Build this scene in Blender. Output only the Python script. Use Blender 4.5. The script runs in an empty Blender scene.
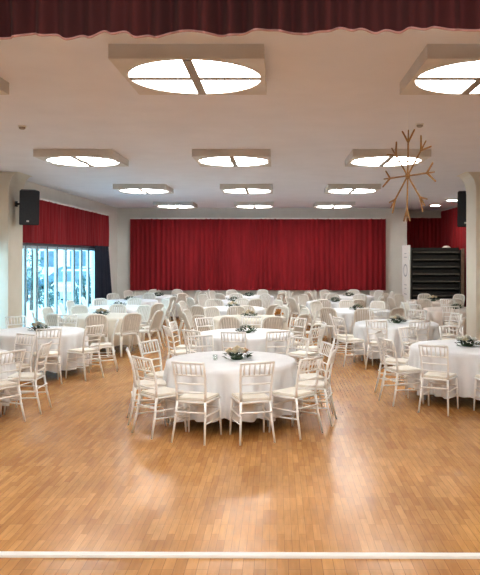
import bpy, bmesh, math, random
from math import sin, cos, pi, radians
from mathutils import Vector, Matrix
random.seed(11)
S = bpy.context.scene
COL = S.collection

# ------------------------------------------------------------------ materials
def nt(name):
    m = bpy.data.materials.new(name); m.use_nodes = True
    t = m.node_tree
    b = t.nodes['Principled BSDF']
    return m, t, b
def noisy(name, c1, c2, scale=8.0, rough=0.5, bump=0.0, metal=0.0, coat=0.0, stretch=(1,1,1), bscale=None, sheen=0.0, spec=0.5):
    m, t, b = nt(name)
    tc = t.nodes.new('ShaderNodeTexCoord'); mp = t.nodes.new('ShaderNodeMapping')
    mp.inputs['Scale'].default_value = stretch
    t.links.new(tc.outputs['Object'], mp.inputs['Vector'])
    n = t.nodes.new('ShaderNodeTexNoise'); n.inputs['Scale'].default_value = scale; n.inputs['Detail'].default_value = 5
    t.links.new(mp.outputs['Vector'], n.inputs['Vector'])
    r = t.nodes.new('ShaderNodeValToRGB')
    r.color_ramp.elements[0].position = 0.35; r.color_ramp.elements[1].position = 0.65
    r.color_ramp.elements[0].color = (*c1, 1); r.color_ramp.elements[1].color = (*c2, 1)
    t.links.new(n.outputs['Fac'], r.inputs['Fac']); t.links.new(r.outputs['Color'], b.inputs['Base Color'])
    b.inputs['Roughness'].default_value = rough; b.inputs['Metallic'].default_value = metal
    b.inputs['Coat Weight'].default_value = coat; b.inputs['Sheen Weight'].default_value = sheen
    b.inputs['Specular IOR Level'].default_value = spec
    if bump:
        n2 = t.nodes.new('ShaderNodeTexNoise'); n2.inputs['Scale'].default_value = bscale or scale*4
        t.links.new(mp.outputs['Vector'], n2.inputs['Vector'])
        bp = t.nodes.new('ShaderNodeBump'); bp.inputs['Strength'].default_value = bump; bp.inputs['Distance'].default_value = 0.01
        t.links.new(n2.outputs['Fac'], bp.inputs['Height']); t.links.new(bp.outputs['Normal'], b.inputs['Normal'])
    return m
def emis(name, col, s):
    m, t, b = nt(name)
    tc = t.nodes.new('ShaderNodeTexCoord'); n = t.nodes.new('ShaderNodeTexNoise'); n.inputs['Scale'].default_value = 3
    t.links.new(tc.outputs['Object'], n.inputs['Vector'])
    r = t.nodes.new('ShaderNodeValToRGB')
    r.color_ramp.elements[0].color = (col[0]*.97, col[1]*.96, col[2]*.93, 1); r.color_ramp.elements[1].color = (*col, 1)
    t.links.new(n.outputs['Fac'], r.inputs['Fac']); t.links.new(r.outputs['Color'], b.inputs['Emission Color'])
    b.inputs['Emission Strength'].default_value = s; b.inputs['Base Color'].default_value = (.8, .8, .75, 1)
    return m

def parquet(name):
    m, t, b = nt(name)
    L = t.links
    tc = t.nodes.new('ShaderNodeTexCoord'); mp = t.nodes.new('ShaderNodeMapping')
    mp.inputs['Rotation'].default_value = (0, 0, radians(90))
    L.new(tc.outputs['Object'], mp.inputs['Vector'])
    br = t.nodes.new('ShaderNodeTexBrick')
    br.inputs['Scale'].default_value = 1.0; br.inputs['Brick Width'].default_value = 0.30; br.inputs['Row Height'].default_value = 0.055
    br.inputs['Mortar Size'].default_value = 0.0016; br.inputs['Mortar Smooth'].default_value = 0.3; br.inputs['Bias'].default_value = 0.0
    br.offset = 0.37; br.offset_frequency = 3
    br.inputs['Color1'].default_value = (0.47, 0.225, 0.068, 1); br.inputs['Color2'].default_value = (0.63, 0.34, 0.115, 1)
    br.inputs['Mortar'].default_value = (0.30, 0.135, 0.045, 1)
    L.new(mp.outputs['Vector'], br.inputs['Vector'])
    n = t.nodes.new('ShaderNodeTexNoise'); n.inputs['Scale'].default_value = 1.3; n.inputs['Detail'].default_value = 6
    L.new(tc.outputs['Object'], n.inputs['Vector'])
    r = t.nodes.new('ShaderNodeValToRGB'); r.color_ramp.elements[0].position = .3; r.color_ramp.elements[1].position = .7
    r.color_ramp.elements[0].color = (.80, .77, .75, 1); r.color_ramp.elements[1].color = (1.06, 1.05, 1.04, 1)
    L.new(n.outputs['Fac'], r.inputs['Fac'])
    mx = t.nodes.new('ShaderNodeMixRGB'); mx.blend_type = 'MULTIPLY'; mx.inputs['Fac'].default_value = 1
    L.new(br.outputs['Color'], mx.inputs['Color1']); L.new(r.outputs['Color'], mx.inputs['Color2'])
    # grain
    mg = t.nodes.new('ShaderNodeMapping'); mg.inputs['Scale'].default_value = (40, 5, 1); L.new(tc.outputs['Object'], mg.inputs['Vector'])
    g = t.nodes.new('ShaderNodeTexNoise'); g.inputs['Scale'].default_value = 1; g.inputs['Detail'].default_value = 4; L.new(mg.outputs['Vector'], g.inputs['Vector'])
    rg = t.nodes.new('ShaderNodeValToRGB'); rg.color_ramp.elements[0].color = (.86, .85, .84, 1); rg.color_ramp.elements[1].color = (1.08, 1.08, 1.08, 1)
    rg.color_ramp.elements[0].position = .3; rg.color_ramp.elements[1].position = .7
    L.new(g.outputs['Fac'], rg.inputs['Fac'])
    m2 = t.nodes.new('ShaderNodeMixRGB'); m2.blend_type = 'MULTIPLY'; m2.inputs['Fac'].default_value = 1
    L.new(mx.outputs['Color'], m2.inputs['Color1']); L.new(rg.outputs['Color'], m2.inputs['Color2'])
    L.new(m2.outputs['Color'], b.inputs['Base Color'])
    rr = t.nodes.new('ShaderNodeMapRange'); rr.inputs['To Min'].default_value = 0.17; rr.inputs['To Max'].default_value = 0.30
    L.new(g.outputs['Fac'], rr.inputs['Value']); L.new(rr.outputs['Result'], b.inputs['Roughness'])
    bp = t.nodes.new('ShaderNodeBump'); bp.inputs['Strength'].default_value = .22; bp.inputs['Distance'].default_value = .002
    L.new(br.outputs['Fac'], bp.inputs['Height']); bp.invert = True
    b2 = t.nodes.new('ShaderNodeBump'); b2.inputs['Strength'].default_value = .04; b2.inputs['Distance'].default_value = .01
    L.new(g.outputs['Fac'], b2.inputs['Height']); L.new(bp.outputs['Normal'], b2.inputs['Normal'])
    L.new(b2.outputs['Normal'], b.inputs['Normal'])
    return m

def glass_thin(name, tint=(.93, .98, 1.0)):
    m = bpy.data.materials.new(name); m.use_nodes = True; t = m.node_tree; t.nodes.clear()
    o = t.nodes.new('ShaderNodeOutputMaterial'); tr = t.nodes.new('ShaderNodeBsdfTransparent'); gl = t.nodes.new('ShaderNodeBsdfGlossy')
    tr.inputs['Color'].default_value = (*tint, 1); gl.inputs['Roughness'].default_value = .03
    mix = t.nodes.new('ShaderNodeMixShader'); mix.inputs['Fac'].default_value = .07
    t.links.new(tr.outputs[0], mix.inputs[1]); t.links.new(gl.outputs[0], mix.inputs[2]); t.links.new(mix.outputs[0], o.inputs['Surface'])
    return m

M = dict(
    parquet=parquet('parquet'),
    ceiling=noisy('ceiling_paint', (.76, .755, .80), (.79, .785, .83), 2, .8),
    wall=noisy('wall_paint', (.74, .72, .67), (.78, .76, .71), 2, .7, .05),
    cream=noisy('cream_paint', (.72, .66, .55), (.76, .70, .60), 2, .7, .05),
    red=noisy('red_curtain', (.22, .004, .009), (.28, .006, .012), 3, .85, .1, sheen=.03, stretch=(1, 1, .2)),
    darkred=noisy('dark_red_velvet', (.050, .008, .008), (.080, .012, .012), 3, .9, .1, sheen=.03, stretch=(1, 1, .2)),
    hem=noisy('hem_band', (.42, .22, .20), (.50, .28, .24), 6, .8),
    black_cloth=noisy('black_cloth', (.010, .014, .028), (.016, .022, .04), 3, .9),
    cloth=noisy('white_linen', (.79, .80, .81), (.83, .84, .85), 6, .85, .15, bscale=60, sheen=.1),
    cloth_cream=noisy('cream_linen', (.80, .75, .65), (.83, .78, .69), 6, .85, .15, bscale=60),
    cloth_rose=noisy('beige_linen', (.74, .66, .60), (.79, .71, .65), 6, .85, .15, bscale=60),
    chair=noisy('white_lacquer', (.88, .87, .84), (.92, .91, .88), 5, .35, coat=.2),
    pad=noisy('ivory_seat', (.84, .80, .71), (.88, .84, .76), 9, .6, .05),
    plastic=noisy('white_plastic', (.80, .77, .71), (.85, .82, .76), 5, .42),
    panelp=noisy('beige_plastic', (.66, .61, .54), (.72, .67, .60), 5, .5),  # darker beige of the plastic chairs' back panels
    lampbox=noisy('taupe_lamp_box', (.62, .58, .54), (.66, .62, .58), 4, .6),
    lampbar=noisy('taupe_lamp_bar', (.34, .30, .26), (.38, .34, .29), 4, .6),
    lamp=emis('lamp_diffuser', (.95, .98, 1.0), 18.0),
    spot=emis('downlight_glow', (1.0, .93, .82), 90.0),
    black=noisy('black_plastic', (.012, .014, .018), (.020, .023, .028), 20, .55),
    grille=noisy('speaker_grille', (.02, .026, .034), (.035, .042, .052), 60, .6, .3),
    rack=noisy('black_metal', (.010, .010, .010), (.016, .016, .015), 10, .5),
    edge=noisy('grey_shelf_edge', (.10, .095, .085), (.15, .14, .12), 10, .4, metal=.3),
    wood=noisy('gold_wood', (.25, .12, .035), (.38, .20, .06), 18, .45, .2, stretch=(1, 1, 4)),
    brown=noisy('brown_post', (.22, .15, .10), (.30, .21, .15), 10, .5),
    white=noisy('white_trim_paint', (.82, .80, .75), (.86, .84, .79), 5, .5),
    grey=noisy('grey_mark', (.40, .40, .40), (.48, .48, .48), 5, .5),
    alu=noisy('pale_door_metal', (.66, .80, .84), (.72, .86, .90), 5, .4),
    darkalu=noisy('dark_door_gasket', (.05, .11, .14), (.08, .15, .18), 5, .5),
    track=noisy('door_head_track', (.16, .17, .20), (.22, .23, .26), 5, .5),
    glass=glass_thin('door_glass'),
    leaf=noisy('dark_leaf', (.010, .035, .010), (.03, .075, .02), 30, .5),
    sage=noisy('sage_leaf', (.10, .16, .09), (.20, .26, .15), 30, .6),
    rose_c=noisy('cream_rose', (.85, .76, .55), (.88, .82, .68), 40, .6),
    rose_p=noisy('peach_rose', (.80, .48, .30), (.86, .62, .42), 40, .6),
    rose_w=noisy('white_rose', (.86, .85, .78), (.90, .89, .84), 40, .6),
    glasscup=glass_thin('cup_glass', (.90, .93, .92)),
    rust=noisy('rust_flower', (.42, .16, .03), (.55, .26, .06), 40, .7, .4),
    asphalt=noisy('pale_pavement', (.50, .62, .64), (.60, .72, .74), 1.2, .8),
    tree=noisy('tree_leaf', (.05, .12, .11), (.10, .19, .17), 4, .8),
    bark=noisy('bark', (.06, .05, .04), (.12, .10, .08), 8, .9),
    house=noisy('house_plaster', (.62, .68, .70), (.72, .78, .80), 1, .8),
    pane=noisy('house_window', (.08, .14, .18), (.12, .20, .25), 2, .2),
    carblue=noisy('blue_car_paint', (.05, .16, .24), (.06, .19, .28), 2, .25, coat=.6),
    carsilver=noisy('silver_car_paint', (.42, .50, .54), (.48, .56, .60), 2, .3, metal=.4, coat=.6),
    cardark=noisy('dark_car_paint', (.03, .06, .09), (.04, .08, .11), 2, .25, coat=.6),
    tyre=noisy('tyre_rubber', (.01, .01, .012), (.02, .02, .024), 10, .8),
)

# ------------------------------------------------------------------ mesh helpers
def obj(name, bm, mat, parent=None, smooth=False, bevel=0.0, loc=None):
    me = bpy.data.meshes.new(name)
    bmesh.ops.recalc_face_normals(bm, faces=bm.faces)
    if bevel:
        bmesh.ops.bevel(bm, geom=[e for e in bm.edges if e.calc_face_angle(0) > .6], offset=bevel, segments=2, affect='EDGES', clamp_overlap=True)
    bm.to_mesh(me); bm.free()
    if smooth:
        for p in me.polygons: p.use_smooth = True
    me.materials.append(M[mat])
    o = bpy.data.objects.new(name, me); COL.objects.link(o)
    if parent is not None: o.parent = parent
    if loc is not None: o.location = loc
    return o
def box(bm, c, s, rot=None):
    r = bmesh.ops.create_cube(bm, size=1)
    mt = Matrix.Translation(c) @ (rot or Matrix.Identity(4)) @ Matrix.Diagonal((*s, 1))
    bmesh.ops.transform(bm, matrix=mt, verts=r['verts']); return bm
def bbox(x0, x1, y0, y1, z0, z1, bm=None):
    bm = bm or bmesh.new()
    return box(bm, ((x0+x1)/2, (y0+y1)/2, (z0+z1)/2), (abs(x1-x0), abs(y1-y0), abs(z1-z0)))
def tube(bm, pts, rad, seg=8, flat=None):
    """sweep a (possibly flattened) circle along pts; rad number or list"""
    pts = [Vector(p) for p in pts]; n = len(pts); rings = []
    for i, p in enumerate(pts):
        d = (pts[min(i+1, n-1)] - pts[max(i-1, 0)]).normalized()
        up = Vector((0, 1, 0)) if abs(d.y) < .9 else Vector((1, 0, 0))
        a = d.cross(up).normalized(); b = a.cross(d).normalized()
        r = rad[i] if isinstance(rad, (list, tuple)) else rad
        fa, fb = flat if flat else (1, 1)
        rings.append([bm.verts.new(p + a*cos(2*pi*k/seg)*r*fa + b*sin(2*pi*k/seg)*r*fb) for k in range(seg)])
    for i in range(n-1):
        for k in range(seg):
            bm.faces.new((rings[i][k], rings[i][(k+1) % seg], rings[i+1][(k+1) % seg], rings[i+1][k]))
    bm.faces.new(rings[0][::-1]); bm.faces.new(rings[-1]); return bm
def lathe(bm, prof, seg=24, c=(0, 0, 0)):
    rings = []
    for r, z in prof:
        rings.append([bm.verts.new((c[0]+r*cos(2*pi*k/seg), c[1]+r*sin(2*pi*k/seg), c[2]+z)) for k in range(seg)])
    for i in range(len(prof)-1):
        for k in range(seg):
            bm.faces.new((rings[i][k], rings[i][(k+1) % seg], rings[i+1][(k+1) % seg], rings[i+1][k]))
    if prof[0][0] > 1e-5: bm.faces.new(rings[0][::-1])
    if prof[-1][0] > 1e-5: bm.faces.new(rings[-1])
    return bm
def prism(bm, poly, z0, z1):
    a = [bm.verts.new((x, y, z0)) for x, y in poly]; b = [bm.verts.new((x, y, z1)) for x, y in poly]
    n = len(poly)
    bm.faces.new(a[::-1]); bm.faces.new(b)
    for i in range(n): bm.faces.new((a[i], a[(i+1) % n], b[(i+1) % n], b[i]))
    return bm
def tag(o, label, cat, group=None, kind=None):
    if label: o['label'] = label
    if cat: o['category'] = cat
    if group: o['group'] = group
    if kind: o['kind'] = kind
    return o
def thing(name, label, cat, loc=(0, 0, 0), rz=0, group=None):
    o = bpy.data.objects.new(name, None); COL.objects.link(o); o.empty_display_size = .1
    o.location = loc; o.rotation_euler = (0, 0, rz); return tag(o, label, cat, group)
def struct(name, bm, mat, label=None, **k):
    o = obj(name, bm, mat, **k); o['kind'] = 'structure'
    if label: o['label'] = label; o['category'] = name.split('_')[0]
    return o
def dup(root, loc, rz, label, group=None):
    def cp(o, parent):
        c = o.copy(); COL.objects.link(c)
        if parent is not None: c.parent = parent
        for ch in kids.get(o.name, ()): cp(ch, c)
        return c
    kids = {}
    stack = [root]
    while stack:
        o = stack.pop()
        ch = [x for x in o.children]; kids[o.name] = ch; stack += ch
    r = cp(root, None)
    r.location = loc; r.rotation_euler = (0, 0, rz); r['label'] = label
    if group: r['group'] = group
    return r

# ------------------------------------------------------------------ room (metres; y runs away from the camera, hall floor z = 0)
XL, XR, YB, YA, H = -5.76, 6.26, 24.9, 26.1, 3.83
YF = -3.0
struct('floor', bbox(XL, XR, 3.6, YA, -.1, 0), 'parquet', 'golden oak strip parquet floor of the hall')
# raised stage the picture is taken from
sf = struct('trim_1', bbox(XL, XR, YF, 3.44, 0.0, .6), 'parquet', 'raised stage platform with golden parquet top in the foreground')
e = bmesh.new(); e = prism(e, [(XL, 3.46), (XR, 3.38), (XR, 3.43), (XL, 3.51)], .575, .612)
struct('trim_2', e, 'white', 'thin white nosing strip along the stage edge', bevel=.004)
struct('ceiling', bbox(XL-.3, XR+.3, YF, YA+.2, H, H+.15), 'ceiling', 'pale painted flat ceiling with lamp boxes')
struct('wall_front', bbox(XL-.3, XR+.3, YF-.2, YF, 0, H), 'wall')
struct('wall_right', bbox(XR, XR+.2, YF, YA, 0, H), 'wall')
struct('wall_back', bbox(XL, 4.69, YB, YA, 0, H), 'wall', 'off-white rear wall behind the long red curtain')
struct('wall_alcove', bbox(4.69, XR, YA, YA+.2, 0, H), 'wall', 'rear wall of the alcove behind the right-hand curtain')
# left wall: solid parts around the glazing (glazing y 13.7 .. 22.3, z 0 .. 2.36)
w = bmesh.new()
bbox(XL-.25, XL, YF, 13.66, 0, H, w); bbox(XL-.25, XL, 22.3, YB, 0, H, w); bbox(XL-.25, XL, 13.66, 22.3, 2.40, H, w)
struct('wall_left', w, 'wall', 'left wall above and around the glazed folding doors')
struct('baseboard_back', bbox(XL, 4.69, YB-.02, YB, 0, .12), 'white')

def column(name, x0, x1, y0, y1, inner, label):
    bm = bmesh.new()
    s = 1 if inner > (x0+x1)/2 else -1
    a, b = inner, (x0 if s > 0 else x1)
    prof = [(b, 0), (a, 0), (a, H-.42)]
    for k in range(1, 7):
        t = k/6*pi/2
        prof.append((a + s*.22*(1-cos(t)), H-.42+.42*sin(t)))
    prof.append((b, H))
    fr = [bm.verts.new((x, y0, z)) for x, z in prof]; bk = [bm.verts.new((x, y1, z)) for x, z in prof]
    bm.faces.new(fr); bm.faces.new(bk[::-1]); n = len(prof)
    for i in range(n): bm.faces.new((fr[i], bk[i], bk[(i+1) % n], fr[(i+1) % n]))
    struct(name, bm, 'cream', label)
column('trim_3', XL-.2, -5.53, 14.2, 15.0, -5.53, 'cream square column at the left beside the glazing')
column('trim_4', 4.1, 4.9, 14.2, 14.95, 4.1, 'cream square column at the right edge')

# ------------------------------------------------------------------ curtains
def curtain_bm(length, z0, z1, fold=.12, amp=.05, hem=0.0, dens=7, slope=0.0, irr=1.0, seed=1):
    """hangs in local x (0..length), pleats in local y"""
    rnd = random.Random(seed)
    n = int(length/fold*dens); nz = 5
    ph = [rnd.uniform(-.5, .5) for _ in range(64)]
    bm = bmesh.new(); grid = []
    for i in range(n+1):
        x = i/n*length; u = x/fold
        wv = sin(2*pi*u + irr*(1.3*sin(u*.7+ph[3]) + .8*sin(u*.31+ph[5])))
        a = amp*(.75 + .35*sin(u*.53+ph[7]*6))
        row = []
        for j in range(nz+1):
            f = j/nz
            y = a*wv*(.75+.25*f) + .012*sin(u*2.2+f*3+ph[9])
            zb = z0 + slope*x + hem*wv*.7 + hem*.5*sin(u*1.9+ph[2]*5)
            z = z1 + (zb - z1)*f
            row.append(bm.verts.new((x, y, z)))
        grid.append(row)
    for i in range(n):
        for j in range(nz):
            bm.faces.new((grid[i][j], grid[i+1][j], grid[i+1][j+1], grid[i][j+1]))
    return bm, grid
def curtain(name, label, loc, rz, mat, length, z0, z1, rail=True, **k):
    t = thing(name, label, 'curtain', loc, rz)
    bm, g = curtain_bm(length, z0, z1, **k)
    o = obj('drape', bm, mat, t, smooth=True)
    if rail: obj('rail', bbox(0, length, -.03, .03, z1-.01, z1+.035), 'white' if rail is True else rail, t)
    return t, o
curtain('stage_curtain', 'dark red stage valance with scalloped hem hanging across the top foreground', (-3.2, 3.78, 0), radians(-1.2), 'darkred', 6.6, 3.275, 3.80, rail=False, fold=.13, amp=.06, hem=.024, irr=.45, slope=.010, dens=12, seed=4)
# pale hem band of the valance
t0 = [o for o in bpy.data.objects if o.name == 'stage_curtain'][0]
bm, g = curtain_bm(6.6, 3.275, 3.80, fold=.13, amp=.06, hem=.024, irr=.45, slope=.010, dens=12, seed=4)
hb = bmesh.new(); prev = None
for row in g:
    p = row[-1].co; q = (hb.verts.new((p.x, p.y-.003, p.z+.004)), hb.verts.new((p.x, p.y-.003, p.z-.007)), hb.verts.new((p.x, p.y+.004, p.z-.007)), hb.verts.new((p.x, p.y+.004, p.z+.004)))
    if prev:
        for a in range(4): hb.faces.new((prev[a], prev[(a+1) % 4], q[(a+1) % 4], q[a]))
    prev = q
bm.free(); obj('hem', hb, 'hem', t0, smooth=True)

curtain('window_curtain', 'long red pleated curtain covering the middle of the rear wall', (-5.27, YB-.14, 0), 0, 'red', 9.17, .87, 3.435, fold=.17, amp=.045, seed=2)
curtain('window_valance', 'red pleated valance above the glazed doors on the left wall', (XL+.13, 23.0, 0), radians(-90), 'red', 8.2, 2.40, 3.445, fold=.17, amp=.04, seed=3)
curtain('alcove_curtain', 'red curtain on the rear wall of the alcove', (4.70, YA-.12, 0), 0, 'red', 1.5, .3, 3.54, fold=.16, amp=.045, seed=5)
curtain('side_curtain', 'ceiling-high red curtain on the alcove side wall next to the column', (XR-.08, 26.0, 0), radians(-90), 'red', 4.4, .05, 3.78, fold=.18, amp=.05, seed=6)
# black drape, gathered: wide foot, narrow head
bm = bmesh.new(); g = []
for i in range(61):
    u = i/60; row = []
    for j in range(9):
        f = j/8
        yy = 21.2 + (1.7+.65*f)*u
        row.append(bm.verts.new((XL+.16+.05*sin(u*46)*(.6+.4*f)+.02*sin(u*17), yy, 2.42-2.38*f)))
    g.append(row)
for i in range(60):
    for j in range(8): bm.faces.new((g[i][j], g[i+1][j], g[i+1][j+1], g[i][j+1]))
tag(obj('blackout_drape', bm, 'black_cloth', smooth=True), 'long black drape hanging at the far end of the glazed doors', 'curtain')

# ------------------------------------------------------------------ glazed folding doors
pitch = .77
nd = 11
for i in range(nd):
    y0 = 22.15 - pitch*(i+1); y1 = y0 + pitch
    bm = bmesh.new(); fw = .075
    bbox(XL-.13, XL-.07, y0+.008, y0+fw, .02, 2.34, bm); bbox(XL-.13, XL-.07, y1-fw, y1-.008, .02, 2.34, bm)
    bbox(XL-.13, XL-.07, y0+fw, y1-fw, .02, .16, bm); bbox(XL-.13, XL-.07, y0+fw, y1-fw, 2.27, 2.34, bm)
    d = struct('door_%d' % (i+1), bm, 'alu', 'pale framed glass door leaf, number %s from the black drape' % ['one','two','three','four','five','six','seven','eight','nine','ten','eleven'][i])
    obj('pane', bbox(XL-.105, XL-.095, y0+fw-.005, y1-fw+.005, .155, 2.275), 'glass', d)
    g_ = bmesh.new(); bbox(XL-.068, XL-.060, y0-.012, y0+.012, .02, 2.34, g_); bbox(XL-.068, XL-.060, y1-fw-.012, y1-fw, .16, 2.27, g_)
    obj('gasket', g_, 'darkalu', d)
    if i % 2 == 0:
        obj('door_handle', tube(bmesh.new(), [(XL-.06, y0+.04, .95), (XL-.02, y0+.04, .95), (XL-.02, y0+.04, 1.13), (XL-.06, y0+.04, 1.13)], .009), 'darkalu', d)
struct('trim_5', bbox(XL-.16, XL+.02, 13.66, 22.3, 2.34, 2.42), 'track', 'dark head track above the folding glass doors')

# ------------------------------------------------------------------ ceiling lamps
def make_lamp():
    r = thing('ceiling_lamp', 'x', 'lamp', group='square ceiling lamps with round diffusers')
    b = 1.27; z0 = 3.71
    bm = bmesh.new(); R = .595; seg = 48
    # bottom plate with a round hole + sides
    inner = []; outer = []
    for k in range(seg):
        a = 2*pi*k/seg; c, s_ = cos(a), sin(a); m_ = max(abs(c), abs(s_))
        inner.append(bm.verts.new((R*c, R*s_, z0))); outer.append(bm.verts.new((b/2*c/m_, b/2*s_/m_, z0)))
    up = [bm.verts.new((v.co.x, v.co.y, H)) for v in outer]; iu = [bm.verts.new((v.co.x, v.co.y, z0+.02)) for v in inner]
    for k in range(seg):
        q = (k+1) % seg
        bm.faces.new((inner[k], inner[q], outer[q], outer[k])); bm.faces.new((outer[k], outer[q], up[q], up[k])); bm.faces.new((inner[k], iu[k], iu[q], inner[q]))
    obj('housing', bm, 'lampbox', r)
    obj('diffuser', lathe(bmesh.new(), [(R, z0+.012), (R, z0+.02)], 48), 'lamp', r)
    cb = bmesh.new(); box(cb, (0, 0, z0+.006), (.08, 2*R, .026)); box(cb, (0, 0, z0+.006), (2*R, .095, .021))
    obj('cross_bar', cb, 'lampbar', r)
    return r
lamp0 = make_lamp()
rows = [('nearest row', 6.26), ('second row', 11.8), ('third row', 17.2), ('rearmost row', 22.6)]
lampd = []
first = True
for rn, y in rows:
    for cn, x in (('left', -3.31), ('centre', -.74), ('right', 1.86)):
        lab = 'square taupe ceiling lamp with round diffuser, %s one of the %s' % (cn, rn)
        if first: lamp0.location = (x, y, 0); lamp0['label'] = lab; first = False
        else: dup(lamp0, (x, y, 0), 0, lab)
for nm, (x, y) in (('farther', (5.27, 23.0)), ('nearer', (5.3, 20.9))):
    t = thing('downlight', 'small round glowing downlight in the alcove ceiling, %s of the two' % nm, 'lamp', (x, y, 0), group='alcove downlights')
    obj('rim', lathe(bmesh.new(), [(.20, H), (.20, H-.03), (.16, H-.05)], 24), 'white', t)
    obj('bulb', lathe(bmesh.new(), [(.15, H-.05), (.14, H-.056)], 24), 'spot', t)
for nm, (x, y) in (('upper left', (-3.39, 9.18)), ('upper right', (1.87, 9.04))):
    t = thing('smoke_detector', 'small round smoke detector on the ceiling at the %s' % nm, 'detector', (x, y, 0))
    obj('base', lathe(bmesh.new(), [(.055, H), (.055, H-.015)], 20), 'white', t)
    obj('sensor_head', lathe(bmesh.new(), [(.042, H-.015), (.040, H-.035), (.025, H-.045)], 20), 'lampbar', t)

# ------------------------------------------------------------------ gold wooden snowflake
def snowflake():
    c = Vector((1.515, 8.0, 3.03)); L = .53
    t = thing('snowflake_ornament', 'gold wooden snowflake ornament hanging from the ceiling at the right', 'ornament', c, radians(-68))
    rot = lambda a: Matrix.Rotation(a, 4, 'Y')
    for k in range(8):
        a = k*pi/4 + .03
        d = Vector((sin(a), 0, cos(a))); l = L*(1.0 if k % 2 == 0 else .96)
        bm = bmesh.new()
        tube(bm, [d*.02, d*l*.72], [.009, .010], 6); tube(bm, [d*l*.70, d*l], [.010, .007], 6)
        for s in (-1, 1):
            e_ = Vector((sin(a+s*.62), .12*s, cos(a+s*.62))).normalized()
            tube(bm, [d*l*.73, d*l*.73 + e_*.17], [.012, .009], 6)
        obj('arm', bm, 'wood', t)
    obj('hub', lathe(bmesh.new(), [(0.001, -.03), (.025, -.022), (.03, 0), (.025, .022), (.001, .03)], 12), 'wood', t)
    obj('hanging_thread', tube(bmesh.new(), [(0, 0, L), (0, 0, H-c.z)], .0012, 5), 'white', t)
snowflake()

# ------------------------------------------------------------------ loudspeakers
def speaker(label, loc, rz, tilt, w_, h_, d_, mount):
    t = thing('loudspeaker', label, 'speaker', loc, rz)
    R_ = Matrix.Rotation(tilt, 4, 'X')
    bm = prism(bmesh.new(), [(-w_/2, -d_/2), (w_/2, -d_/2), (w_*.36, d_/2), (-w_*.36, d_/2)], -h_/2, h_/2)
    bmesh.ops.transform(bm, matrix=R_, verts=bm.verts); obj('cabinet', bm, 'black', t, bevel=.012)
    bm = box(bmesh.new(), (0, -d_/2-.006, 0), (w_*.92, .02, h_*.94)); bmesh.ops.transform(bm, matrix=R_, verts=bm.verts); obj('grille', bm, 'grille', t)
    bm = box(bmesh.new(), (-w_*.08, -d_/2-.02, -h_*.38), (.05, .012, .035)); bmesh.ops.transform(bm, matrix=R_, verts=bm.verts); obj('badge', bm, 'white', t)
    e_ = Matrix.Rotation(-rz, 3, 'Z') @ (Vector(mount)-Vector(loc))
    bm = tube(bmesh.new(), [(0, d_*.3, .1), e_*.6 + Vector((0, 0, .03)), e_], .022); bmesh.ops.create_cube(bm, size=.11, matrix=Matrix.Translation(e_)); obj('bracket', bm, 'black', t)
speaker('black loudspeaker hung high on the left column', (-5.24, 14.55, 3.13), radians(26), radians(10), .40, .72, .34, (-5.55, 14.6, 3.2))
speaker('black loudspeaker hung high on the right column', (4.20, 15.32, 3.15), radians(-8), radians(8), .42, .78, .34, (4.35, 14.97, 3.2))

# ------------------------------------------------------------------ alcove: black rack, white panel
t = thing('storage_rack', 'black shelving rack with thin grey shelf edges in front of the alcove curtain', 'rack', (5.15, 22.6, 0))
obj('back_panel', bbox(-.78, .78, .30, .33, .05, 2.30), 'rack', t)
for s in (-1, 1): obj('side_panel', bbox(s*.78-.02, s*.78+.02, -.30, .33, 0, 2.30), 'rack', t)
for k in range(9):
    z = .34+.235*k
    sh = obj('shelf', bbox(-.76, .76, -.26, .30, z-.015, z+.015), 'rack', t)
    obj('shelf_edge', bbox(-.76, .76, -.285, -.26, z-.022, z+.022), 'edge', sh)
    obj('box_front', bbox(-.75, .75, -.20, .28, z+.03, z+.15), 'rack', sh)
obj('corner_post', bbox(.80, .90, -.32, -.24, 0, 2.34), 'brown', t)
o = obj('bowl', lathe(bmesh.new(), [(.155, 0), (.15, .05), (.12, .10), (.07, .135), (.001, .15)], 28), 'white', smooth=True, loc=(5.55, 22.6, 2.30))
tag(o, 'small white dome-shaped bowl upturned on top of the black rack', 'bowl')
t = thing('display_panel', 'tall narrow white panel with faint grey round mark beside the rear pier', 'panel', (4.22, 22.55, 0))
obj('board', bbox(-.02, .02, -.62, .62, .04, 2.45), 'white', t, bevel=.004)
bm = bmesh.new()
for k in range(28):
    a, b = 2*pi*k/28, 2*pi*(k+1)/28
    for (q, p) in ((a, b),):
        bm.faces.new([bm.verts.new((-.024, r*cos(x)*1.0, 1.63+r*sin(x)*.62)) for r, x in ((.26, q), (.26, p), (.34, p), (.34, q))])
obj('ring_mark', bm, 'grey', t)
bm = bmesh.new()
for z, wd_ in ((2.18, .35), (2.06, .5), (1.16, .4), (1.04, .3), (.86, .45)): bbox(-.025, -.021, -wd_/2, wd_/2, z-.012, z+.012, bm)
obj('grey_line', bm, 'grey', t)
obj('foot', bbox(-.12, .12, -.5, .5, 0, .04), 'white', t)

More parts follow.
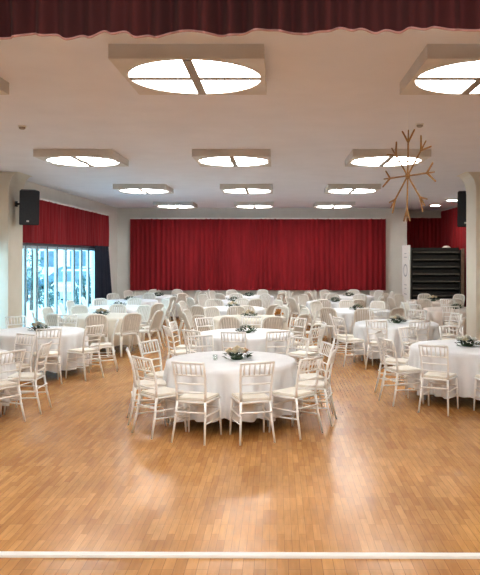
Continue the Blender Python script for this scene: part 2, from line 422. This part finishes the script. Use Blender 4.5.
# ------------------------------------------------------------------ chairs
def make_bamboo_chair():
    t = thing('banquet_chair', 'x', 'chair')
    poly = []
    for (x, y) in ((-.20, .20), (.20, .20), (.175, -.18), (-.175, -.18)): poly.append((x, y))
    bm = prism(bmesh.new(), poly, .462, .492); obj('seat', bm, 'pad', t, bevel=.011, smooth=False)
    bm = bmesh.new()
    for a, b in (((-.195, .195), (.195, .195)), ((.195, .195), (.17, -.18)), ((.17, -.18), (-.17, -.18)), ((-.17, -.18), (-.195, .195))):
        tube(bm, [(*a, .448), (*b, .448)], .015, 6)
    obj('seat_frame', bm, 'chair', t, smooth=True)
    for s in (-1, 1):
        obj('leg', tube(bmesh.new(), [(s*.188, .175, .46), (s*.20, .195, .25), (s*.205, .215, 0)], [.016, .015, .011], 8), 'chair', t, smooth=True)
    for s in (-1, 1):
        obj('leg', tube(bmesh.new(), [(s*.20, -.275, 0), (s*.180, -.215, .25), (s*.170, -.185, .46)], [.011, .015, .016], 8), 'chair', t, smooth=True)
    bm = bmesh.new()
    P = lambda s, f: (s*(.170+.022*f), -.185-.085*f*f-.01*f, .46+.455*f)
    for s in (-1, 1): tube(bm, [P(s, k/5) for k in range(6)], [.016, .015, .0145, .014, .014, .013], 8)
    rails = [(.22, .010), (.44, .010), (.66, .011), (.985, .015)]
    for f, r in rails: tube(bm, [P(-1, f), (0, P(1, f)[1]-.012, P(1, f)[2]), P(1, f)], r, 6)
    for k in range(6):
        u = (k-2.5)/3.2
        a = P(u, .66); b = P(u, .985)
        dy = -.012*(1-abs(u))
        tube(bm, [(a[0], a[1]+dy, a[2]), ((a[0]+b[0])/2, (a[1]+b[1])/2+dy, (a[2]+b[2])/2), (b[0], b[1]+dy, b[2])], [.007, .010, .007], 5)
    obj('backrest', bm, 'chair', t, smooth=True)
    bm = bmesh.new()
    for s in (-1, 1):
        tube(bm, [(s*.196, .19, .30), (s*.184, -.225, .30)], .010, 6); tube(bm, [(s*.198, .20, .20), (s*.188, -.235, .22)], .009, 6)
    tube(bm, [(-.196, .19, .33), (.196, .19, .33)], .010, 6); tube(bm, [(-.182, -.222, .34), (.182, -.222, .34)], .010, 6)
    obj('stretcher', bm, 'chair', t, smooth=True)
    return t
def make_plastic_chair():
    t = thing('plastic_chair', 'x', 'chair')
    bm = prism(bmesh.new(), [(-.20, .22), (-.12, .235), (.12, .235), (.20, .22), (.215, .05), (.19, -.19), (-.19, -.19), (-.215, .05)], .425, .455)
    obj('seat', bm, 'plastic', t, bevel=.01)
    for s in (-1, 1):
        obj('leg', tube(bmesh.new(), [(s*.185, .20, .44), (s*.215, .235, .2), (s*.235, .255, 0)], [.028, .024, .018], 8, (1.15, .7)), 'plastic', t, smooth=True)
        obj('leg', tube(bmesh.new(), [(s*.19, -.17, .44), (s*.215, -.215, .2), (s*.24, -.265, 0)], [.028, .025, .018], 8, (1.15, .7)), 'plastic', t, smooth=True)
    # arched back: outline from left hip over the top to the right hip
    out = []
    for k in range(21):
        a = pi*k/20
        ca = cos(a); x = -.205*math.copysign(abs(ca)**.55, ca); z = .74 + .15*max(0, sin(a))**.75
        out.append((x, -.19-.13*((z-.44)/.46)**1.0, z))
    pts = [(-.19, -.18, .42), (-.205, -.20, .55)] + out + [(.205, -.20, .55), (.19, -.18, .42)]
    obj('back_frame', tube(bmesh.new(), pts, .021, 8, (1.0, .8)), 'plastic', t, smooth=True)
    bm = bmesh.new()
    for k in range(7):   # vertical slats fan between hip rail and arch
        u = (k-3)/3.0; x1 = u*.165; z1 = .74+.148*max(0, 1-(abs(x1)/.205)**3.2)**.4
        x0 = u*.15
        y1 = -.19-.13*((z1-.44)/.46)
        a = [bm.verts.new(v) for v in ((x0-.019, -.19, .50), (x0+.019, -.19, .50), (x1+.023, y1, z1), (x1-.023, y1, z1))]
        bm.faces.new(a)
    r = bmesh.ops.extrude_face_region(bm, geom=bm.faces[:]); bmesh.ops.translate(bm, verts=[v for v in r['geom'] if isinstance(v, bmesh.types.BMVert)], vec=(0, -.009, 0))
    tube(bm, [(-.195, -.19, .505), (0, -.205, .505), (.195, -.19, .505)], .018, 6)
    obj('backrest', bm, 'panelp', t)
    return t
CH = {'b': make_bamboo_chair(), 'p': make_plastic_chair()}
used = {'b': False, 'p': False}
WORD = {'b': 'white bamboo-style chair', 'p': 'white plastic chair'}
def place_chair(kind, x, y, rz, label, group):
    if not used[kind]:
        o = CH[kind]; o.location = (x, y, 0); o.rotation_euler = (0, 0, rz); o['label'] = label; o['group'] = group; used[kind] = True
        return o
    return dup(CH[kind], (x, y, 0), rz, label, group)

# ------------------------------------------------------------------ tables, cloths, flowers
def cloth_bm(R, z, seed, drop=.62):
    rnd = random.Random(seed); bm = bmesh.new(); n = 144; rings = []
    k1, k2 = rnd.choice((13, 14, 15)), rnd.choice((22, 23, 25)); p1, p2, p3 = (rnd.uniform(0, 6) for _ in range(3))
    c = bm.verts.new((0, 0, z))
    prof = [(.35, 0, 0), (.8, 0, 0), (.97, 0, 0), (1.0, .012, 0), (1.01, .06, .1), (1.02, .14, .5), (1.035, .3, .85), (1.05, .5, 1.05), (1.05, drop, 1.1)]
    for fr, dz, amp in prof:
        row = []
        for k in range(n):
            a = 2*pi*k/n
            wv = .5*sin(k1*a+p1+.8*sin(3*a+p3)) + .35*sin(k2*a+p2) + .2*sin(5*a+p3)
            r = R*fr + amp*.10*(wv-.35)
            zz = z - dz - (0.02*sin(4*a+p2) + .012*wv if dz > .5 else 0)
            row.append(bm.verts.new((r*cos(a), r*sin(a), zz)))
        rings.append(row)
    for k in range(n): bm.faces.new((c, rings[0][k], rings[0][(k+1) % n]))
    for i in range(len(rings)-1):
        for k in range(n): bm.faces.new((rings[i][k], rings[i+1][k], rings[i+1][(k+1) % n], rings[i][(k+1) % n]))
    return bm
def make_table():
    t = thing('round_table', 'x', 'table')
    obj('tabletop', lathe(bmesh.new(), [(.80, .715), (.81, .72), (.81, .74), (.80, .745)], 48), 'brown', t)
    for sx in (-1, 1):
        for sy in (-1, 1):
            obj('leg', tube(bmesh.new(), [(sx*.42, sy*.42, .72), (sx*.50, sy*.50, 0)], .018, 8), 'grey', t)
    return t
table0 = make_table(); table_used = False

def petals(bm, c, r, rnd):
    # a rose: nested cupped petals
    for ring, (n, rr, up) in enumerate(((5, r, .15), (5, r*.75, .45), (4, r*.5, .75), (3, r*.25, 1.0))):
        for k in range(n):
            a = 2*pi*(k+.4*ring)/n; w_ = 2*pi/n*.62
            vs = []
            for (da, q, zz) in ((-w_, .35, -.3), (w_, .35, -.3), (w_*.9, 1, .15), (0, 1.15, .35), (-w_*.9, 1, .15)):
                vs.append(bm.verts.new((c[0]+cos(a+da)*rr*q, c[1]+sin(a+da)*rr*q, c[2]+r*(zz+up*.6))))
            bm.faces.new(vs)
    bmesh.ops.create_icosphere(bm, subdivisions=1, radius=r*.55, matrix=Matrix.Translation((c[0], c[1], c[2]+r*.1)))
def make_flowers(style, seed):
    rnd = random.Random(seed)
    t = thing('flower_centrepiece', 'x', 'flowers')
    wdt = .17
    obj('tray', lathe(bmesh.new(), [(.06, 0), (.08, .012), (.08, .03), (.06, .03)], 20), 'leaf', t)
    for nm, mat, n in (('foliage', 'leaf', 80), ('sage_foliage', 'sage', 16)):
        bm = bmesh.new()
        for k in range(n):
            a = rnd.uniform(0, 2*pi); rr = rnd.uniform(.02, 1)**.7; h_ = rnd.uniform(.015, .11)*(1.15-rr*.6)
            p = Vector((cos(a)*rr*wdt*.95, sin(a)*rr*wdt*.7, h_))
            d = Vector((cos(a)*1.2, sin(a), rnd.uniform(-.1, .9))).normalized(); s_ = d.cross(Vector((0, 0, 1))).normalized()
            l = rnd.uniform(.045, .08); w_ = l*.32
            m_ = p+d*l*.5+Vector((0, 0, .008))
            bm.faces.new([bm.verts.new(v) for v in (p, m_+s_*w_, p+d*l, m_-s_*w_)])
        obj(nm, bm, mat, t)
    spec = {'peach': ['rose_c', 'rose_p', 'rose_c', 'rose_w', 'rose_p', 'rose_c', 'rose_c', 'rose_w', 'rose_c'], 'cream': ['rose_c', 'rose_c', 'rose_w', 'rose_c', 'rose_w', 'rose_c', 'rose_c'], 'white': ['rose_w', 'rose_w', 'rose_c', 'rose_w', 'rose_w', 'rose_c', 'rose_w'], 'green': ['rose_w', 'rose_w']}[style]
    for k, mt in enumerate(spec):
        a = 2*pi*k/len(spec)+rnd.uniform(-.3, .3); rr = 0 if k == 0 else rnd.uniform(.5, .85)*(1 if style != 'green' else .5)
        bm = bmesh.new(); petals(bm, (cos(a)*rr*wdt, sin(a)*rr*wdt*.65, .085+.05*(1-rr)), .052 if style != 'green' else .035, rnd)
        obj('rose', bm, mt, t)
    return t
FL = {k: make_flowers(k, i+3) for i, k in enumerate(('peach', 'cream', 'white', 'green'))}
flused = set()

POS = [(-180, -158, 'far side'), (-157.9, -124, 'far left side'), (-123.9, -97, 'left side, far half'), (-96.9, -70, 'left side'), (-69.9, -40, 'near left side'), (-39.9, -8, 'near side, left'), (-7.9, 8, 'near side, middle'), (8.1, 33, 'near side, right'), (33.1, 60, 'near right side'), (60.1, 90, 'right side, near half'), (90.1, 125, 'right side, far half'), (125.1, 158, 'far right side'), (158.1, 181, 'far side')]
def posname(p):
    for a, b, n in POS:
        if a <= p <= b: return n
    return 'side'
cloths = {}
def setting(name, x, y, style, kind, phis, mat='cloth', r=None, frot=0.0, R=.83, fdx=0.0):
    global table_used
    r = r or (1.11 if kind == 'b' else 1.15)
    x0 = round(x, 2)
    lab = 'round banquet table under a draped cloth, the ' + name
    if not table_used: table0.location = (x, y, 0); table0['label'] = lab; table0['group'] = 'round banquet tables'; table_used = True
    else: dup(table0, (x, y, 0), random.uniform(0, 1.5), lab, 'round banquet tables')
    col = {'cloth': 'white', 'cloth_cream': 'cream', 'cloth_rose': 'beige'}[mat]
    c = obj('tablecloth', cloth_bm(R, .752, int(y*100)+int(x*10)), mat, smooth=True, loc=(x, y, 0))
    tag(c, '%s floor-length cloth draped over the %s' % (col, name), 'tablecloth', 'tablecloths')
    fl = {'peach': 'low peach and cream rose centrepiece', 'cream': 'low cream rose centrepiece', 'white': 'low white rose and greenery centrepiece', 'green': 'small dark green foliage centrepiece'}[style]
    fl += ' on the ' + name
    if style not in flused: f = FL[style]; f.location = (x+fdx, y, .753); f.rotation_euler = (0, 0, frot); f['label'] = fl; f['group'] = 'flower centrepieces'; flused.add(style)
    else: dup(FL[style], (x+fdx, y, .753), frot, fl, 'flower centrepieces')
    cnt = {}
    names = [posname(p[0] if isinstance(p, tuple) else p) for p in phis]
    for p, pn in zip(phis, names):
        kd, rr, tw = kind, r + random.uniform(-.03, .03), 0
        if isinstance(p, tuple): p, kd, rr, tw = (list(p) + [kind, r, 0][len(p)-1:])[:4]
        a = radians(p)
        if not free(x + rr*sin(a), y - rr*cos(a), (x, y), .54 if kd == 'p' else .43): continue
        PLACED.append((x + rr*sin(a), y - rr*cos(a)))
        cnt[pn] = cnt.get(pn, 0) + 1
        pre = '' if names.count(pn) == 1 else ('first ' if cnt[pn] == 1 else 'second ')
        a = radians(p)
        place_chair(kd, x + rr*sin(a), y - rr*cos(a), a + radians(tw + random.uniform(-4, 4)), '%s at the %s%s of the %s' % (WORD[kd], pre, pn, name), 'chairs around the round tables')
TABLES = [(-.60, 9.0), (-.54, 12.1), (-.62, 15.1), (-1.15, 17.9), (-1.28, 20.6), (-.95, 23.2), (-4.45, 9.3), (-4.30, 12.45), (-3.98, 15.6), (-4.20, 18.3), (-4.45, 20.9), (-4.0, 23.3), (2.84, 10.3), (2.41, 13.9), (2.0, 17.2), (1.70, 20.4), (2.42, 23.25), (4.57, 17.6), (4.66, 20.6)]
PLACED = []
def free(x, y, own=None, gap=.54):
    for t in TABLES:
        if own is not None and abs(t[0]-own[0]) < .01 and abs(t[1]-own[1]) < .01: continue
        if math.hypot(x-t[0], y-t[1]) < 1.10: return False
    for p in PLACED:
        if math.hypot(x-p[0], y-p[1]) < gap: return False
    if x > 4.1-.3 and 13.9 < y < 15.3: return False
    return XL+.3 < x < XR-.3 and y < YB-.28
def ring(n, ph): return [((ph + 360*k/n + random.uniform(-4, 4) + 180) % 360) - 180 for k in range(n)]

setting('front centre table', -.60, 9.0, 'peach', 'b', [(-17, 'b', 1.08, 0), (16.5, 'b', 1.08, 0), (46, 'b', 1.12, 0), (77, 'b', 1.08), (105, 'b', 1.06), (137, 'b', 1.08), (-157, 'b', 1.08), (-116, 'b', 1.06), (-80, 'b', 1.04), (-46, 'b', 1.09)], R=.84, frot=.2, fdx=.08)
setting('second centre table', -.54, 12.1, 'green', 'b', [-6, 25, (58, 'b', 1.15), 95, 137, 178, -142, -103, -68, -36])
setting('third centre table', -.62, 15.1, 'cream', 'p', [-12, 22, 52, 85, 118, 150, -175, -140, -105, -70, -40], 'cloth_cream')
setting('fourth centre table', -1.15, 17.9, 'cream', 'p', ring(9, 10))
setting('fifth centre table', -1.28, 20.6, 'green', 'p', ring(9, 25))
setting('rearmost centre table', -.95, 23.2, 'green', 'p', ring(9, 5))
setting('front left table', -4.45, 9.3, 'white', 'b', [(28, 'b', 1.1), (58, 'b', 1.08), (93, 'b', 1.05), (150, 'b', 1.05), (-10, 'b', 1.05)])
setting('second left table', -4.30, 12.45, 'white', 'b', [(-22, 'b', 1.08), (26, 'b', 1.08), (60, 'b', 1.12), 100, (-143, 'b', 1.08), -105, -60, 175], fdx=0)
setting('third left table', -3.98, 15.6, 'cream', 'p', [10, 40, 72, 113, 148, 178, -145, -110, -70, -28], 'cloth_cream')
setting('fourth left table', -4.20, 18.3, 'green', 'p', ring(9, 14))
setting('fifth left table', -4.45, 20.9, 'green', 'p', ring(8, 30))
setting('rearmost left table', -4.0, 23.3, 'green', 'p', ring(9, 0)[:8])
setting('front right table', 2.84, 10.3, 'white', 'b', [(-35, 'b', 1.11, 8), (3, 'b', 1.12), (-70, 'b', 1.10), (-112, 'b', 1.08), (-150, 'b', 1.06), (175, 'b', 1.08), (140, 'b', 1.08), (70, 'b', 1.06), (36, 'b', 1.1)])
setting('second right table', 2.41, 13.9, 'white', 'b', [(-26, 'b', 1.10), (8, 'b', 1.1), (-62, 'b', 1.12), (-96, 'b', 1.06), (188-360, 'b', 1.06), (150, 'b', 1.08), (105, 'b', 1.08), (60, 'b', 1.06)])
setting('third right table', 2.0, 17.2, 'green', 'p', [(-35, 'p', 1.15), 0, 33, 75, 112, 150, -175, -138, (-102, 'p', 1.15), -68])
setting('fourth right table', 1.70, 20.4, 'green', 'p', ring(9, 20))
setting('rearmost right table', 2.42, 23.25, 'green', 'p', ring(9, 8))
setting('near alcove table', 4.57, 17.6, 'green', 'b', [(-20, 'b'), (-60, 'b'), -95, -135, 175, 130, 20], 'cloth_rose')
setting('far alcove table', 4.66, 20.6, 'cream', 'p', ring(9, 15), 'cloth_rose')
# row of chairs against the rear wall, backs to the wall
for k, x in enumerate((-4.9, -2.35, -1.85, .25, .75, 1.2, 3.55)):
    if not free(x, 24.5): continue
    PLACED.append((x, 24.5)); place_chair('p', x, 24.5, radians(180), 'white plastic chair against the rear wall, number %s from the left' % ('one', 'two', 'three', 'four', 'five', 'six', 'seven')[k], 'chairs along the rear wall')

# glass and rust bouquet
t = thing('votive_glass', 'small clear glass beside the peach rose centrepiece on the front table', 'glass', (-.80, 8.93, .753))
obj('cup', lathe(bmesh.new(), [(.028, 0), (.032, .07), (.029, .07), (.026, .006)], 20), 'glasscup', t, smooth=True)
obj('candle', lathe(bmesh.new(), [(.020, .006), (.020, .03)], 16), 'white', t)
t = thing('dried_bouquet', 'rust-brown dried bouquet standing at the right edge of the third table', 'flowers', (.02, 15.0, .753))
obj('pot', lathe(bmesh.new(), [(.05, 0), (.065, .06), (.07, .08), (.055, .08)], 16), 'brown', t)
bm = bmesh.new(); rnd = random.Random(5)
for k in range(26):
    bmesh.ops.create_icosphere(bm, subdivisions=1, radius=rnd.uniform(.018, .03), matrix=Matrix.Translation((rnd.gauss(0, .04), rnd.gauss(0, .04), .12+rnd.uniform(-.03, .06))))
obj('dried_flowers', bm, 'rust', t)

# ------------------------------------------------------------------ outside the glazing
struct('ground', bbox(-60, XL-.26, -5, 95, -.12, -.02), 'asphalt', 'pale pavement outside the glass doors')
def car(label, x, y, rz, mat):
    t = thing('car', label, 'car', (x, y, 0), rz)
    def shell(prof, w0, w1, zsplit):
        bm = bmesh.new(); A = []; B = []
        for yy, z in prof:
            w_ = w0 if z <= zsplit else w0 + (w1-w0)*min(1, (z-zsplit)/.5)
            A.append(bm.verts.new((-w_/2, yy, z))); B.append(bm.verts.new((w_/2, yy, z)))
        n = len(prof); bm.faces.new(A); bm.faces.new(B[::-1])
        for i in range(n): bm.faces.new((A[i], A[(i+1) % n], B[(i+1) % n], B[i]))
        return bm
    obj('body', shell([(-2.1, .25), (-2.15, .55), (-2.05, .78), (-1.1, .95), (1.5, .98), (2.05, .9), (2.12, .6), (2.05, .25)], 1.74, 1.6, .8), mat, t, bevel=.05)
    obj('cabin', shell([(-1.15, .93), (-.45, 1.40), (-.2, 1.45), (.9, 1.45), (1.2, 1.38), (1.75, .95)], 1.6, 1.2, .95), 'pane', t, bevel=.04)
    obj('roof', shell([(-.42, 1.41), (-.2, 1.475), (.9, 1.475), (1.18, 1.41)], 1.25, 1.2, 1.4), mat, t, bevel=.01)
    for sx in (-1, 1):
        for yy in (-1.35, 1.3):
            bm = lathe(bmesh.new(), [(.2, -.1), (.32, -.1), (.32, .1), (.2, .1)], 20)
            bmesh.ops.transform(bm, matrix=Matrix.Translation((sx*.8, yy, .30)) @ Matrix.Rotation(pi/2, 4, 'Y'), verts=bm.verts); obj('wheel', bm, 'tyre', t)
        obj('headlight', box(bmesh.new(), (sx*.62, -2.11, .68), (.3, .06, .14)), 'white', t, bevel=.02)
car('dark car parked outside, seen through the door leaves nearest the column', -12.6, 33, radians(8), 'cardark')
car('silver car parked outside behind the middle door leaves', -9.3, 32, radians(8), 'carsilver')
car('blue car parked outside beyond the door leaves nearest the black drape', -11.6, 41, radians(70), 'carblue')
car('dark blue car parked farthest outside behind the glass doors', -16.5, 44, radians(75), 'carblue')
def tree(label, x, y, h, r, seed, name='tree'):
    rnd = random.Random(seed); t = thing(name, label, 'tree' if name == 'tree' else 'shrub', (x, y, 0))
    obj('trunk', tube(bmesh.new(), [(0, 0, -.02), (.05, 0, h*.4), (0, .05, h*.8)], [.09, .06, .03], 8), 'bark', t)
    bm = bmesh.new()
    for k in range(420):
        v = Vector((rnd.gauss(0, 1), rnd.gauss(0, 1), rnd.gauss(0, 1))).normalized()*rnd.uniform(.3, 1)**.5
        p = Vector((v.x*r, v.y*r, h*.62+v.z*h*.38)); s_ = rnd.uniform(.06, .13)*max(.6, r)
        a = Vector((rnd.gauss(0, 1), rnd.gauss(0, 1), rnd.gauss(0, 1))).normalized(); b = a.orthogonal().normalized()
        bm.faces.new([bm.verts.new(q) for q in (p, p+a*s_+b*s_*.4, p+a*s_*2, p+a*s_-b*s_*.4)])
    obj('foliage', bm, 'tree', t)
tree('bushy dark shrub outside the door leaves nearest the column', -9.1, 24.2, 1.7, .38, 1, 'shrub')
tree('slender leafy tree outside the middle door leaves', -9.6, 27.0, 3.0, .5, 2)
tree('low round shrub outside beside the silver car', -7.75, 23.2, 1.3, .4, 3, 'shrub')
tree('small shrub outside the glass doors close to the drape', -7.1, 25.3, 1.35, .4, 6, 'shrub')
tree('tall tree standing before the building outside', -20.5, 52, 5, 1.4, 4)
t = thing('building', 'pale plastered building with dark windows beyond the parked cars', 'building', (-26, 70, 0))
obj('wall', bbox(-30, 18, 0, 8, -.02, 9), 'house', t)
for fl in range(3):
    for k in range(15):
        obj('window', bbox(-28+3*k, -26.4+3*k, -.05, .05, 1+2.9*fl, 2.6+2.9*fl), 'pane', t)
obj('roof', bbox(-30.4, 18.4, -.4, 8.4, 9, 9.3), 'bark', t)

# ------------------------------------------------------------------ light
W = bpy.data.worlds.new('World'); S.world = W; W.use_nodes = True
wt = W.node_tree; bg = wt.nodes['Background']
geo = wt.nodes.new('ShaderNodeTexCoord'); sep = wt.nodes.new('ShaderNodeSeparateXYZ'); cr = wt.nodes.new('ShaderNodeValToRGB')
wt.links.new(geo.outputs['Generated'], sep.inputs[0]); wt.links.new(sep.outputs['Z'], cr.inputs['Fac']); wt.links.new(cr.outputs['Color'], bg.inputs['Color'])
cr.color_ramp.elements[0].color = (.62, .90, 1.0, 1); cr.color_ramp.elements[1].color = (.42, .72, 1.0, 1)
bg.inputs['Strength'].default_value = 5.0
def area(name, loc, rot, sx, sy, power, col, portal=False):
    l = bpy.data.lights.new(name, 'AREA'); l.shape = 'RECTANGLE'; l.size = sx; l.size_y = sy; l.energy = power; l.color = col
    o = bpy.data.objects.new(name, l); COL.objects.link(o); o.location = loc; o.rotation_euler = rot
    if portal: l.cycles.is_portal = True
    return o
area('window_portal', (XL-.2, 18.0, 1.2), (0, radians(-90), 0), 2.4, 8.6, 1, (1, 1, 1), True)
# unseen fill lamp added above the stage to brighten the hall
area('front_fill', (0, 0.2, 3.75), (radians(38), 0, 0), 6, 1.2, 300, (.95, .98, 1))

# ------------------------------------------------------------------ camera
cd = bpy.data.cameras.new('camera'); cam = bpy.data.objects.new('camera', cd); COL.objects.link(cam)
cam.location = (0, 0, 2.1); cam.rotation_euler = (radians(90), 0, 0)
cd.sensor_fit = 'HORIZONTAL'; cd.sensor_width = 36; cd.lens = 690/480*36
cd.shift_x = -37/480; cd.shift_y = -31.5/480; cd.clip_end = 300
S.camera = cam
S.view_settings.view_transform = 'Standard'; S.view_settings.look = 'None'; S.view_settings.exposure = 0.2; S.view_settings.gamma = 0.88
S.cycles.max_bounces = 8; S.cycles.diffuse_bounces = 5; S.cycles.transparent_max_bounces = 12
S.cycles.use_denoising = True; S.cycles.sample_clamp_indirect = 6
